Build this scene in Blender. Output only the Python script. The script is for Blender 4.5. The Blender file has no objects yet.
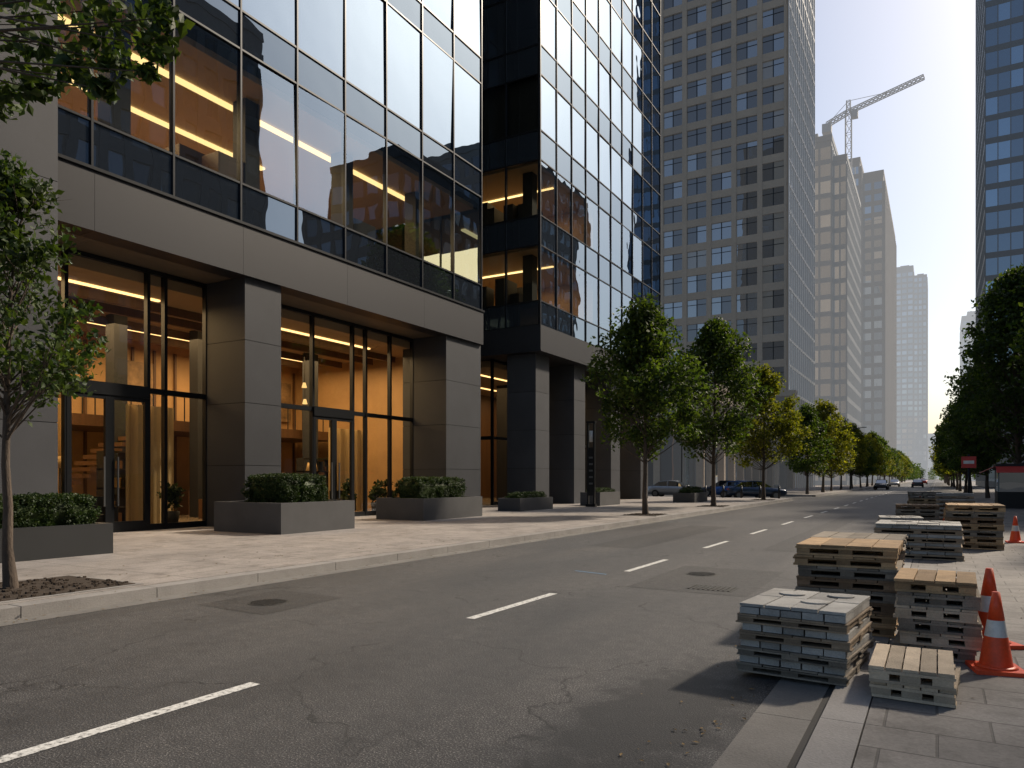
import bpy, math, random
import numpy as np
from mathutils import Vector, Matrix
random.seed(7)
S=bpy.context.scene
S.view_settings.view_transform='Standard'; S.view_settings.look='None'; S.view_settings.exposure=0
COL=S.collection
# ------------------------------------------------------------------ materials
def newmat(name):
    m=bpy.data.materials.new(name); m.use_nodes=True
    nt=m.node_tree; nt.nodes.clear()
    return m,nt
def N(nt,t,**kw):
    n=nt.nodes.new(t)
    for k,v in kw.items():
        if k.startswith('_'): setattr(n,k[1:],v)
        else: n.inputs[k.replace('__',' ')].default_value=v
    return n
def L(nt,a,b): nt.links.new(a,b)
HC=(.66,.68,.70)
def out(nt,sh,haze=0,hc=HC):  # haze is painted airlight: flat sky-coloured emission mixed into the surface
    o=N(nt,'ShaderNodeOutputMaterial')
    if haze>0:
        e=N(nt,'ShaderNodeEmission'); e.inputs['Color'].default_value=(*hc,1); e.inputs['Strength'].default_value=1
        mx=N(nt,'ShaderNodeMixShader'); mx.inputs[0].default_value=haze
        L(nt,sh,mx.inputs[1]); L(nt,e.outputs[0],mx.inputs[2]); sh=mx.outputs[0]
    L(nt,sh,o.inputs['Surface'])
def ramp(nt,fac,stops):
    r=N(nt,'ShaderNodeValToRGB'); e=r.color_ramp.elements
    while len(e)<len(stops): e.new(0.5)
    for i,(p,c) in enumerate(stops):
        e[i].position=p; e[i].color=(*c,1) if len(c)==3 else c
    L(nt,fac,r.inputs[0]); return r
def mixc(nt,fac,a,b,blend='MIX'):
    m=N(nt,'ShaderNodeMix',_data_type='RGBA',_blend_type=blend)
    if hasattr(fac,'links'): L(nt,fac,m.inputs[0])
    else: m.inputs[0].default_value=fac
    for s,v in ((m.inputs[6],a),(m.inputs[7],b)):
        if hasattr(v,'links'): L(nt,v,s)
        else: s.default_value=(*v,1)
    return m.outputs[2]
def scl(c,k): return tuple(min(1,x*k) for x in c)
def pos(nt,obj=False,scale=None):
    if obj: o=N(nt,'ShaderNodeTexCoord').outputs['Object']
    else: o=N(nt,'ShaderNodeNewGeometry').outputs['Position']
    if scale:
        m=N(nt,'ShaderNodeMapping'); m.inputs['Scale'].default_value=scale; L(nt,o,m.inputs[0]); o=m.outputs[0]
    return o
def noise(nt,vec,scale,detail=4,rough=.55,dist=0):
    n=N(nt,'ShaderNodeTexNoise'); n.inputs['Scale'].default_value=scale; n.inputs['Detail'].default_value=detail
    n.inputs['Roughness'].default_value=rough; n.inputs['Distortion'].default_value=dist
    L(nt,vec,n.inputs['Vector']); return n.outputs['Fac']
def simple(name,c,rough=.7,var=.25,sc=2.0,fine=40,bump=.1,metal=0,haze=0,stretch=None,island=0,spec=.5,obj=False,hc=HC):
    m,nt=newmat(name); p=pos(nt,obj,stretch)
    n1=noise(nt,p,sc,5,.6); n2=noise(nt,p,fine,3,.6)
    r=ramp(nt,n1,[(.3,scl(c,1-var)),(.7,scl(c,1+var))])
    col=mixc(nt,.35,r.outputs[0],ramp(nt,n2,[(.3,scl(c,1-var)),(.7,scl(c,1+var))]).outputs[0])
    if island:
        g=N(nt,'ShaderNodeNewGeometry'); rr=ramp(nt,g.outputs['Random Per Island'],[(0,(1-island,)*3),(1,(1,)*3)])
        col=mixc(nt,1,col,rr.outputs[0],'MULTIPLY')
    b=N(nt,'ShaderNodeBsdfPrincipled'); b.inputs['Roughness'].default_value=rough; b.inputs['Metallic'].default_value=metal
    b.inputs['Specular IOR Level'].default_value=spec
    L(nt,col,b.inputs['Base Color'])
    if bump:
        bp=N(nt,'ShaderNodeBump'); bp.inputs['Strength'].default_value=bump; bp.inputs['Distance'].default_value=.02
        L(nt,n2,bp.inputs['Height']); L(nt,bp.outputs[0],b.inputs['Normal'])
    out(nt,b.outputs[0],haze,hc); return m
def emis(name,c,s):
    m,nt=newmat(name); e=N(nt,'ShaderNodeEmission'); e.inputs[0].default_value=(*c,1); e.inputs[1].default_value=s
    out(nt,e.outputs[0]); return m
def glass(name,base=.3,tint=(.45,.5,.52),refl=(.85,.92,1),opaque=None,rough=0.0,wave=.03,haze=0,power=4,wsc=.35,hc=HC):
    m,nt=newmat(name)
    lw=N(nt,'ShaderNodeLayerWeight'); lw.inputs['Blend'].default_value=.5
    pw=N(nt,'ShaderNodeMath',_operation='POWER'); L(nt,lw.outputs['Facing'],pw.inputs[0]); pw.inputs[1].default_value=power
    mr=N(nt,'ShaderNodeMapRange'); L(nt,pw.outputs[0],mr.inputs[0]); mr.inputs[3].default_value=base; mr.inputs[4].default_value=1
    gl=N(nt,'ShaderNodeBsdfGlossy'); gl.inputs['Roughness'].default_value=rough; gl.inputs['Color'].default_value=(*refl,1)
    if wave:
        n1=noise(nt,pos(nt),wsc,2,.5)
        bp=N(nt,'ShaderNodeBump'); bp.inputs['Strength'].default_value=wave; bp.inputs['Distance'].default_value=.35
        L(nt,n1,bp.inputs['Height']); L(nt,bp.outputs[0],gl.inputs['Normal'])
    if opaque: 
        t=N(nt,'ShaderNodeBsdfDiffuse'); t.inputs[0].default_value=(*opaque,1)
    else:
        t=N(nt,'ShaderNodeBsdfTransparent'); t.inputs[0].default_value=(*tint,1)
    mx=N(nt,'ShaderNodeMixShader'); L(nt,mr.outputs[0],mx.inputs[0]); L(nt,t.outputs[0],mx.inputs[1]); L(nt,gl.outputs[0],mx.inputs[2])
    out(nt,mx.outputs[0],haze,hc); return m

def leafmat(name,dark,light,trans=.35,sc=.8):
    m,nt=newmat(name)
    g=N(nt,'ShaderNodeNewGeometry')
    r=ramp(nt,g.outputs['Random Per Island'],[(0,dark),(.6,tuple((a+b)/2 for a,b in zip(dark,light))),(1,light)])
    n=noise(nt,pos(nt),sc,3)
    c=mixc(nt,1,r.outputs[0],ramp(nt,n,[(.3,(.55,.55,.55)),(.7,(1.2,1.2,1.1))]).outputs[0],'MULTIPLY')
    d=N(nt,'ShaderNodeBsdfPrincipled'); d.inputs['Roughness'].default_value=.55; d.inputs['Specular IOR Level'].default_value=.3; L(nt,c,d.inputs['Base Color'])
    t=N(nt,'ShaderNodeBsdfTranslucent'); c2=mixc(nt,1,c,(1.5,1.5,.5),'MULTIPLY'); L(nt,c2,t.inputs[0])
    mx=N(nt,'ShaderNodeMixShader'); mx.inputs[0].default_value=trans; L(nt,d.outputs[0],mx.inputs[1]); L(nt,t.outputs[0],mx.inputs[2])
    out(nt,mx.outputs[0]); return m

def asphalt(name='asphalt',k=1.0):
    m,nt=newmat(name); p=pos(nt)
    f=noise(nt,p,75,2,.8); mid=noise(nt,p,6,5,.65); big=noise(nt,pos(nt,False,(1,.22,1)),.6,6,.65)
    c=ramp(nt,f,[(.40,scl((.025,.025,.027),k)),(.52,scl((.064,.063,.065),k)),(.60,scl((.098,.096,.096),k)),(.68,scl((.33,.32,.305),k))]).outputs[0]
    c=mixc(nt,1,c,ramp(nt,mid,[(.3,(.70,.70,.71)),(.7,(1.15,1.14,1.12))]).outputs[0],'MULTIPLY')
    c=mixc(nt,1,c,ramp(nt,big,[(.32,(.50,.50,.52)),(.5,(.95,.95,.95)),(.66,(1.35,1.33,1.29))]).outputs[0],'MULTIPLY')
    sx=N(nt,'ShaderNodeSeparateXYZ'); L(nt,p,sx.inputs[0])
    wv=N(nt,'ShaderNodeMath',_operation='SINE'); ml=N(nt,'ShaderNodeMath',_operation='MULTIPLY_ADD'); L(nt,sx.outputs[0],ml.inputs[0]); ml.inputs[1].default_value=3.3; ml.inputs[2].default_value=.6; L(nt,ml.outputs[0],wv.inputs[0])
    mr=N(nt,'ShaderNodeMapRange'); L(nt,wv.outputs[0],mr.inputs[0]); mr.inputs[1].default_value=-1; mr.inputs[3].default_value=.0; mr.inputs[4].default_value=.25
    c=mixc(nt,mr.outputs[0],c,scl((.045,.045,.047),k))
    w=N(nt,'ShaderNodeTexNoise'); w.inputs['Scale'].default_value=1.3; w.inputs['Detail'].default_value=4; L(nt,p,w.inputs['Vector'])
    ad=N(nt,'ShaderNodeVectorMath',_operation='MULTIPLY_ADD'); L(nt,w.outputs['Color'],ad.inputs[0]); ad.inputs[1].default_value=(1.6,1.6,0); L(nt,p,ad.inputs[2])
    v=N(nt,'ShaderNodeTexVoronoi',_feature='DISTANCE_TO_EDGE'); v.inputs['Scale'].default_value=.36; L(nt,ad.outputs[0],v.inputs['Vector'])
    cr=ramp(nt,v.outputs['Distance'],[(.0,(1,1,1)),(.006,(0,0,0))]).outputs[0]
    msk=ramp(nt,noise(nt,p,.45,2),[(.40,(0,0,0)),(.50,(1,1,1))]).outputs[0]
    cm=mixc(nt,1,cr,msk,'MULTIPLY'); c=mixc(nt,cm,c,(.014,.014,.014))
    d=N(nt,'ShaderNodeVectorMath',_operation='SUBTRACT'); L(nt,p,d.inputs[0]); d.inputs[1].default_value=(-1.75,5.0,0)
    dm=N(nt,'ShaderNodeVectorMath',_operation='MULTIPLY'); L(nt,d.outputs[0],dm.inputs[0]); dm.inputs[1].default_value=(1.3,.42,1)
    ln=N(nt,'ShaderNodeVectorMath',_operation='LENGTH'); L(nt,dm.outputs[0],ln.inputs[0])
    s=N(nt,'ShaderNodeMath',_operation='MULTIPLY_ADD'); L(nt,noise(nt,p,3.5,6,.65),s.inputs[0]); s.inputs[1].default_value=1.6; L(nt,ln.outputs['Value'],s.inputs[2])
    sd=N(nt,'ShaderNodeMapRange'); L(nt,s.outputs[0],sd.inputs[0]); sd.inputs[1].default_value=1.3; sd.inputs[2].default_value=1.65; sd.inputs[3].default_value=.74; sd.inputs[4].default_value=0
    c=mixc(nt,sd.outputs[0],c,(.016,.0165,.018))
    b=N(nt,'ShaderNodeBsdfPrincipled'); L(nt,c,b.inputs['Base Color'])
    rg=N(nt,'ShaderNodeMapRange'); L(nt,big,rg.inputs[0]); rg.inputs[3].default_value=.5; rg.inputs[4].default_value=.8
    L(nt,rg.outputs[0],b.inputs['Roughness']); b.inputs['Specular IOR Level'].default_value=.45
    bp=N(nt,'ShaderNodeBump'); bp.inputs['Strength'].default_value=.8; bp.inputs['Distance'].default_value=.008; L(nt,f,bp.inputs['Height']); L(nt,bp.outputs[0],b.inputs['Normal'])
    out(nt,b.outputs[0]); return m
def pavers(name,c,bw,rh,mortar,var=.2,bump=.4,rot=0,dark=.45,rough=.75,stain=.35,off=.5):
    m,nt=newmat(name); p=pos(nt)
    if rot:
        mp=N(nt,'ShaderNodeMapping'); mp.inputs['Rotation'].default_value=(0,0,rot); L(nt,p,mp.inputs[0]); pv=mp.outputs[0]
    else: pv=p
    b=N(nt,'ShaderNodeTexBrick'); b.offset=off; L(nt,pv,b.inputs['Vector']); b.inputs['Scale'].default_value=1
    b.inputs['Brick Width'].default_value=bw; b.inputs['Row Height'].default_value=rh; b.inputs['Mortar Size'].default_value=mortar; b.inputs['Mortar Smooth'].default_value=.3
    b.inputs['Color1'].default_value=(*scl(c,1-var),1); b.inputs['Color2'].default_value=(*scl(c,1+var),1); b.inputs['Mortar'].default_value=(*scl(c,dark),1)
    n1=noise(nt,p,.8,6,.65); n2=noise(nt,p,35,4,.7)
    col=mixc(nt,1,b.outputs['Color'],ramp(nt,n1,[(.3,(1-stain,)*3),(.7,(1.12,1.1,1.08))]).outputs[0],'MULTIPLY')
    col=mixc(nt,1,col,ramp(nt,n2,[(.3,(.72,.72,.72)),(.7,(1.15,1.15,1.15))]).outputs[0],'MULTIPLY')
    n3=noise(nt,p,2.6,6,.7); col=mixc(nt,1,col,ramp(nt,n3,[(.36,(.70,.69,.68)),(.5,(1,1,1))]).outputs[0],'MULTIPLY')
    s=N(nt,'ShaderNodeBsdfPrincipled'); s.inputs['Roughness'].default_value=rough; L(nt,col,s.inputs['Base Color'])
    h=mixc(nt,.25,b.outputs['Fac'],n2)
    bp=N(nt,'ShaderNodeBump'); bp.invert=True; bp.inputs['Strength'].default_value=bump; bp.inputs['Distance'].default_value=.01; L(nt,h,bp.inputs['Height']); L(nt,bp.outputs[0],s.inputs['Normal'])
    out(nt,s.outputs[0]); return m
def paint(name='road_paint',hi=(.78,.78,.75)):
    m,nt=newmat(name); p=pos(nt)
    n=noise(nt,p,22,5,.75); 
    r=ramp(nt,n,[(.37,(.09,.09,.09)),(.47,scl(hi,.72)),(.7,hi)])
    s=N(nt,'ShaderNodeBsdfPrincipled'); s.inputs['Roughness'].default_value=.6; L(nt,r.outputs[0],s.inputs['Base Color']); out(nt,s.outputs[0]); return m

M={}
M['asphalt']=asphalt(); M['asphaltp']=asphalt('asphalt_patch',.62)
M['paint']=paint(); M['paintb']=paint('blue_survey_paint',(.10,.25,.42))
M['ground']=simple('ground_soil',(.16,.155,.14),.9,.2)
M['walk']=pavers('sidewalk_paving',(.315,.292,.275),1.5,1.5,.012,.07,.3,stain=.30,dark=.5,off=0)
M['walkR']=pavers('concrete_paving_slabs',(.215,.205,.195),.62,.46,.010,.12,.7,dark=.5,stain=.45)
M['kerb']=simple('granite_kerb',(.25,.24,.23),.8,.3,1.2,50,.3)
M['kerbd']=simple('kerb_joint',(.05,.048,.045),.9)
M['gutter']=simple('gutter_concrete',(.17,.162,.15),.85,.35,1.0,60,.3)
M['stone']=simple('dark_granite',(.043,.046,.052),.55,.22,.5,70,.12,island=.2,spec=.35)
M['stone2']=simple('grey_granite',(.058,.061,.068),.6,.22,.5,70,.12,island=.2,spec=.35)
M['joint']=simple('stone_joint',(.008,.008,.008),.9,bump=0)
M['band']=simple('dark_metal_fascia',(.019,.020,.024),.5,.14,.5,60,.03,island=.1,metal=.0,spec=.35)
M['soffit']=simple('soffit_panel',(.11,.088,.065),.6,.1,bump=0)
M['mull']=simple('mullion_metal',(.022,.024,.027),.35,.1,bump=0,metal=.6)
M['mullb']=simple('mullion_aluminium',(.16,.17,.18),.35,.1,bump=0,metal=.7)
RB=(.36,.46,.57)
M['glass']=glass('curtain_glass',.42,(.66,.67,.62),refl=RB)
M['glass2']=glass('curtain_glass_dark',.62,refl=RB,opaque=(.012,.016,.02))
M['glassL']=glass('lobby_glass',.10,(.84,.83,.78),refl=(.7,.78,.85))
M['spand']=glass('spandrel_glass',.34,refl=RB,opaque=(.02,.024,.03))
M['wallwarm']=simple('lobby_wall',(.46,.28,.125),.6,.22,.6,bump=0)
M['curtain']=simple('curtain_fabric',(.62,.43,.20),.8,.1,.6,bump=0)
M['wood']=simple('lobby_wood',(.12,.06,.028),.5,.3,1,bump=0,stretch=(1,6,.3))
M['ceil']=simple('ceiling',(.42,.30,.19),.8,.05,bump=0)
M['floorI']=simple('lobby_floor',(.25,.2,.15),.25,.1,bump=0)
M['dark']=simple('dark_interior',(.02,.018,.016),.7,.2,bump=0)
M['art']=simple('wall_art',(.25,.16,.08),.6,.8,1.6,3,0)
M['strip']=emis('ceiling_light_strip',(1,.62,.24),3.2)
M['stripo']=emis('office_light_strip',(1,.70,.30),3.4)
M['pend']=emis('pendant_lamp_glow',(1,.60,.22),1.6)
M['bark']=simple('bark',(.085,.065,.05),.9,.4,5,40,.8,stretch=(1,1,.3))
M['leaf']=leafmat('leaves_green',(.026,.056,.014),(.10,.145,.03),.45)
M['leafn']=leafmat('leaves_near',(.020,.046,.014),(.085,.125,.028),sc=1.5)
M['leafy']=leafmat('leaves_yellowgreen',(.07,.10,.014),(.26,.25,.035),.55)
M['hedge']=leafmat('hedge_leaves',(.014,.036,.009),(.055,.085,.022),.2,2)
M['soil']=simple('soil',(.045,.032,.022),1,.4,6,60,.8)
M['planter']=simple('planter_stone',(.07,.071,.074),.7,.2,1,60,.2)
M['planter2']=simple('planter_black',(.024,.026,.028),.5,.15,1,60,.1)
M['wgrey']=simple('weathered_pallet_wood',(.34,.26,.18),.85,.4,3,70,.4,island=.55)
M['block']=simple('grey_paver_block',(.40,.395,.375),.8,.3,4,60,.5,island=.4)
M['wtan']=simple('pallet_wood',(.46,.31,.17),.85,.4,4,70,.5,island=.6)
M['wlight']=simple('pale_pallet_wood',(.56,.46,.34),.85,.3,4,70,.5,island=.45)
M['wbrown']=simple('old_pallet_wood',(.27,.18,.11),.85,.4,4,70,.5,island=.6)
M['wold']=simple('greyed_pallet_wood',(.27,.235,.19),.9,.4,4,70,.5,island=.55)
M['cone']=simple('orange_plastic',(.72,.075,.018),.45,.25,6,50,.05)
M['conew']=simple('reflective_white',(.62,.62,.60),.35,.2,8,50,.03)
M['rubber']=simple('black_rubber',(.02,.02,.02),.8,.2)
M['iron']=simple('cast_iron',(.045,.043,.04),.6,.3,10,80,.5,metal=.5)
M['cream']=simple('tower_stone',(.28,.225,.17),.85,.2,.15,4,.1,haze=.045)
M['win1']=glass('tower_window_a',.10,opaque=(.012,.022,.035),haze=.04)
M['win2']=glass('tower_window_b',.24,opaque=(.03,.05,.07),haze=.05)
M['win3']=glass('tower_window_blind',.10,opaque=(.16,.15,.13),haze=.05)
M['litter']=simple('dry_leaves',(.20,.13,.05),.8,.5,30,60,0,island=.6)
# ------------------------------------------------------------------ mesh builder
class MB:
    def __init__(s,mats): s.v=[];s.f=[];s.m=[];s.mats=mats;s.idx={k:i for i,k in enumerate(mats)};s.sm=[]
    def face(s,pts,mat,smooth=False):
        b=len(s.v); s.v+= [tuple(p) for p in pts]; s.f.append(tuple(range(b,b+len(pts)))); s.m.append(s.idx[mat]); s.sm.append(smooth)
    def box(s,x0,x1,y0,y1,z0,z1,mat,T=None):
        if x0>x1:x0,x1=x1,x0
        if y0>y1:y0,y1=y1,y0
        b=len(s.v)
        p=[(x0,y0,z0),(x1,y0,z0),(x1,y1,z0),(x0,y1,z0),(x0,y0,z1),(x1,y0,z1),(x1,y1,z1),(x0,y1,z1)]
        if T is not None: p=[tuple(T@Vector(q)) for q in p]
        s.v+=p
        for f in ((0,3,2,1),(4,5,6,7),(0,1,5,4),(1,2,6,5),(2,3,7,6),(3,0,4,7)):
            s.f.append(tuple(b+i for i in f)); s.m.append(s.idx[mat]); s.sm.append(False)
    def loft(s,rings,mat,cap=True,smooth=True):
        b=len(s.v); n=len(rings[0])
        for r in rings: s.v+=[tuple(p) for p in r]
        for i in range(len(rings)-1):
            for j in range(n):
                k=(j+1)%n
                s.f.append((b+i*n+j,b+i*n+k,b+(i+1)*n+k,b+(i+1)*n+j)); s.m.append(s.idx[mat]); s.sm.append(smooth)
        if cap:
            s.f.append(tuple(b+j for j in range(n))[::-1]); s.m.append(s.idx[mat]); s.sm.append(False)
            e=b+(len(rings)-1)*n
            s.f.append(tuple(e+j for j in range(n))); s.m.append(s.idx[mat]); s.sm.append(False)
    def tube(s,pts,rad,mat,n=6,cap=False):
        rings=[]
        for i,p in enumerate(pts):
            p=Vector(p); a=Vector(pts[max(0,i-1)]); c=Vector(pts[min(len(pts)-1,i+1)])
            d=(c-a).normalized() if (c-a).length>1e-6 else Vector((0,0,1))
            u=d.cross(Vector((0,1,0.13))).normalized(); w=d.cross(u)
            rings.append([p+(u*math.cos(t)+w*math.sin(t))*rad[i] for t in [2*math.pi*k/n for k in range(n)]])
        s.loft(rings,mat,cap)
    def cyl(s,x,y,z0,z1,r0,r1,mat,n=16,T=None):
        rings=[[Vector((x+r*math.cos(2*math.pi*k/n),y+r*math.sin(2*math.pi*k/n),z)) for k in range(n)] for z,r in ((z0,r0),(z1,r1))]
        if T is not None: rings=[[T@p for p in r] for r in rings]
        s.loft(rings,mat)
    def mesh(s,name):
        me=bpy.data.meshes.new(name); me.from_pydata(s.v,[],s.f)
        for k in s.mats: me.materials.append(M[k])
        me.polygons.foreach_set('material_index',s.m); me.polygons.foreach_set('use_smooth',s.sm); me.update()
        return me
    def obj(s,name,parent=None,loc=(0,0,0)):
        o=bpy.data.objects.new(name,s.mesh(name)); COL.objects.link(o); o.location=loc
        if parent: o.parent=parent
        return o
def empty(name,loc=(0,0,0)):
    o=bpy.data.objects.new(name,None); o.location=loc; o.empty_display_size=.5; COL.objects.link(o); return o
def inst(me,name,loc,rz=0,sc=1):
    o=bpy.data.objects.new(name,me); o.location=loc; o.rotation_euler=(0,0,rz)
    o.scale=sc if isinstance(sc,tuple) else (sc,sc,sc); COL.objects.link(o); return o
def fbox(mb,face,base,u0,u1,w0,w1,z0,z1,mat):
    if face=='+X': mb.box(base+w0,base+w1,u0,u1,z0,z1,mat)
    elif face=='-X': mb.box(base-w1,base-w0,u0,u1,z0,z1,mat)
    elif face=='-Y': mb.box(u0,u1,base-w1,base-w0,z0,z1,mat)
    else: mb.box(u0,u1,base+w0,base+w1,z0,z1,mat)
def pane(mb,face,base,u0,u1,z0,z1,w,mat,t=.004):
    a=random.gauss(0,t)*(u1-u0)/2; b=random.gauss(0,t)*(z1-z0)/2
    pts=[]
    for (u,z,s,q) in ((u0,z0,-1,-1),(u1,z0,1,-1),(u1,z1,1,1),(u0,z1,-1,1)):
        ww=w+s*a+q*b
        if face=='+X': pts.append((base+ww,u,z))
        elif face=='-X': pts.append((base-ww,u,z))
        elif face=='-Y': pts.append((u,base-ww,z))
        else: pts.append((u,base+ww,z))
    if face in('-X','+Y'): pts=pts[::-1]
    mb.face(pts,mat)
def leafquads(C,R,n,size,rng,flat=.8):
    C=np.array(C,float); K=len(C); R=np.array(R,float)
    idx=np.repeat(np.arange(K),n)
    d=rng.normal(size=(K*n,3)); d/=np.linalg.norm(d,axis=1)[:,None]
    rad=rng.random(K*n)**.45
    p=C[idx]+d*rad[:,None]*R[idx][:,None]*np.array([1,1,flat])
    a=rng.normal(size=(K*n,3)); a[:,2]-=.35; a/=np.linalg.norm(a,axis=1)[:,None]
    nrm=rng.normal(size=(K*n,3)); nrm[:,2]+=.8
    b=np.cross(nrm,a); b/=np.linalg.norm(b,axis=1)[:,None]+1e-9
    s=size*rng.uniform(.6,1.25,K*n)[:,None]
    up=np.cross(a,b)
    v=np.stack([p-a*s*.5,p+b*s*.30+up*s*.06,p+a*s*.5,p-b*s*.30+up*s*.06],axis=1).reshape(-1,3)
    return v
def add_leaves(mb,v,mat):
    b=len(mb.v); mb.v+=v.tolist(); n=len(v)//4
    mb.f+=[(b+4*i,b+4*i+1,b+4*i+2,b+4*i+3) for i in range(n)]; mb.m+=[mb.idx[mat]]*n; mb.sm+=[False]*n
# ------------------------------------------------------------------ ground, road, pavements
XK=-9.6
XR=-1.14
mb=MB(['ground']); mb.face([(-3000,-1500,-.03),(3000,-1500,-.03),(3000,4500,-.03),(-3000,4500,-.03)],'ground'); mb.obj('ground')
mb=MB(['asphalt','asphaltp']); 
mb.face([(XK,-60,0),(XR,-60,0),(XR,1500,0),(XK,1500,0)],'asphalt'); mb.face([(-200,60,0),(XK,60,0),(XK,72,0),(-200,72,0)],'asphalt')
for x0,x1,y0,y1 in ((-8.6,-7.3,6.5,7.9),(-4.2,-2.4,10.9,14.0),(-7.6,-6.3,17,26),(-3.6,-2.9,18,36)):
    mb.face([(x0,y0,.003),(x1+.05,y0-.08,.003),(x1,y1,.003),(x0-.04,y1+.1,.003)],'asphaltp')
mb.obj('road')
mb=MB(['paint','paintb'])
y=2.3-5.2*4
for i in range(60):
    e=1.95 if abs(y-2.3)<.1 else 2.25
    mb.face([(-4.95,y,.004),(-4.83,y,.004),(-4.83,y+e,.004),(-4.95,y+e,.004)],'paint'); y+=5.2
mb.face([(-5.75,12.3,.004),(-5.05,12.1,.004),(-5.05,12.16,.004),(-5.75,12.37,.004)],'paintb')
mb.obj('lane_markings')
def walk(y0,y1):
    mb=MB(['walk']); mb.box(-200,XK-.32,y0,y1,-.1,.15,'walk'); return mb
w=walk(-60,59.7); w.obj('sidewalk'); w=walk(72.3,1500); w.obj('sidewalk')
mb=MB(['kerb','gutter','kerbd'])
def kerbrun(y0,y1):
    y=y0
    while y<y1:
        ln=min(1.8 if y<120 else 20,y1-y)
        mb.box(XK-.30,XK,y+.006,y+ln-.006,-.1,.148+random.uniform(-.003,.003),'kerb'); y+=ln
    mb.box(XK-.32,XK-.01,y0,y1,-.1,.125,'kerbd')
    mb.face([(XK,y0,.004),(XK+.32,y0,.004),(XK+.32,y1,.004),(XK,y1,.004)],'gutter')
kerbrun(-60,59.7); kerbrun(72.3,1000); mb.obj('kerb')
mb=MB(['walkR']); mb.box(-.42,60,-60,1500,-.1,.04,'walkR'); mb.obj('sidewalk')
mb=MB(['kerb','kerbd','gutter'])
y=-20
while y<400:
    ln=1.5 if y<60 else 17
    mb.box(-.70,-.43,y+.006,y+ln-.006,-.1,.045+random.uniform(-.002,.002),'kerb')
    mb.box(XR,-.76,y+.004,y+ln-.004,-.1,.012,'gutter'); y+=ln
mb.box(-.77,-.42,-20,400,-.1,.006,'kerbd'); mb.obj('kerb')
def manhole(x,y,z,r):
    mb=MB(['iron']); mb.cyl(0,0,-.02,.006,r,r,'iron',32); mb.cyl(0,0,.006,.010,r*.88,r*.88,'iron',32)
    for i in range(-4,5):
        h=math.sqrt(max(0,(r*.82)**2-(i*r*.18)**2)); mb.box(-h,h,i*r*.18-.012,i*r*.18+.012,.010,.015,'iron')
    mb.obj('manhole_cover',loc=(x,y,z))
manhole(-7.9,7.1,.002,.28); manhole(-3.6,13.0,.002,.28)
mb=MB(['iron']); 
mb.box(-.35,.35,-.25,.25,-.02,.006,'iron')
for i in range(9): mb.box(-.32+i*.075,-.29+i*.075,-.22,.22,.006,.014,'iron')
mb.obj('storm_drain',loc=(-3.0,11.4,0))
rng=np.random.default_rng(55); mb=MB(['litter'])
def scatter(n,fx,fy,z,s0,s1):
    for _ in range(n):
        x=fx(); y=fy(); s=rng.uniform(s0,s1); a=rng.uniform(0,6.28); c,q=math.cos(a)*s,math.sin(a)*s; t=rng.uniform(0,.012)
        mb.face([(x-c,y-q,z),(x+q*.5,y-c*.5,z+t),(x+c,y+q,z+.003),(x-q*.5,y+c*.5,z+t*.5)],'litter')
scatter(420,lambda:XK+abs(rng.normal(0,.22))+.02,lambda:rng.uniform(2,50),.008,.012,.035)
scatter(260,lambda:rng.normal(-11,1.1),lambda:rng.uniform(3,34),.156,.012,.035)
scatter(260,lambda:XR-abs(rng.normal(0,.3)),lambda:rng.uniform(2,26),.010,.008,.03)
scatter(240,lambda:rng.uniform(-.4,2.5),lambda:rng.uniform(3,24),.046,.006,.022)
mb.obj('fallen_leaves')
# ------------------------------------------------------------------ stone helpers
def panels(mb,x0,x1,y0,y1,z0,z1,rows,mat='stone',split=None):
    mb.box(x0+.02,x1-.02,y0+.02,y1-.02,z0,z1,'joint')
    h=(z1-z0)/rows
    for i in range(rows):
        a=z0+i*h+.008; b=z0+(i+1)*h-.008
        mb.box(x0,x1,y0,y1,a,b,mat) if not split else [mb.box(x0,x1,y0+(y1-y0)*k/split+.006,y0+(y1-y0)*(k+1)/split-.006,a,b,mat) for k in range(split)]
# ------------------------------------------------------------------ building 1
XF=-18.5
B1=empty('glass_office_building',(XF,10,0))
def bobj(mb,name,parent):
    o=mb.obj(name); o.parent=parent; o.location=-Vector(parent.location); return o
Y0,Y1=-12.0,29.3
mb=MB(['stone','joint','stone2'])
panels(mb,XF-2.6,XF+.35,6.2,9.9,.15,46,16,'stone2',2)
panels(mb,XF-1.9,XF-.02,15.7,17.15,.15,7.92,4,'stone')
panels(mb,XF-2.4,XF-.02,26.5,29.3,.15,7.92,4,'stone')
panels(mb,XF-12,XF-2.45,28.6,29.3,.15,7.92,4,'stone')
panels(mb,XF-1.9,XF-.02,-2,-.6,.15,7.92,4,'stone')
bobj(mb,'granite_columns',B1)
mb=MB(['band','soffit','mull'])
y=29.32
while y>10:
    y2=max(9.9,y-4.6); mb.box(XF-.6,XF+.12,y2+.004,y-.004,7.92,9.44,'band'); y=y2
mb.box(XF-.6,XF+.12,Y0,6.2,7.92,9.44,'band')
mb.box(XF-.58,XF+.11,Y0,29.31,7.95,9.42,'band')
mb.box(XF-20,XF-.6,29.0,29.32,7.92,9.44,'band')
mb.box(XF-1.9,XF-.62,Y0,29.2,7.93,8.0,'soffit')
mb.box(XF-.6,XF+.17,9.9,29.36,9.44,9.52,'mull')
bobj(mb,'fascia_band',B1)
glassm=MB(['glass','glass2','spand']); fr=MB(['mull','mullb'])
levels=[]; z=9.52
for k in range(7):
    levels.append((z,z+1.2,'s')); levels.append((z+1.2,z+5.3,'v')); z+=5.3
ROOF1=z
ys=sorted(set([round(29.3-2.3*i,2) for i in range(9)]+[9.9]))
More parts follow.
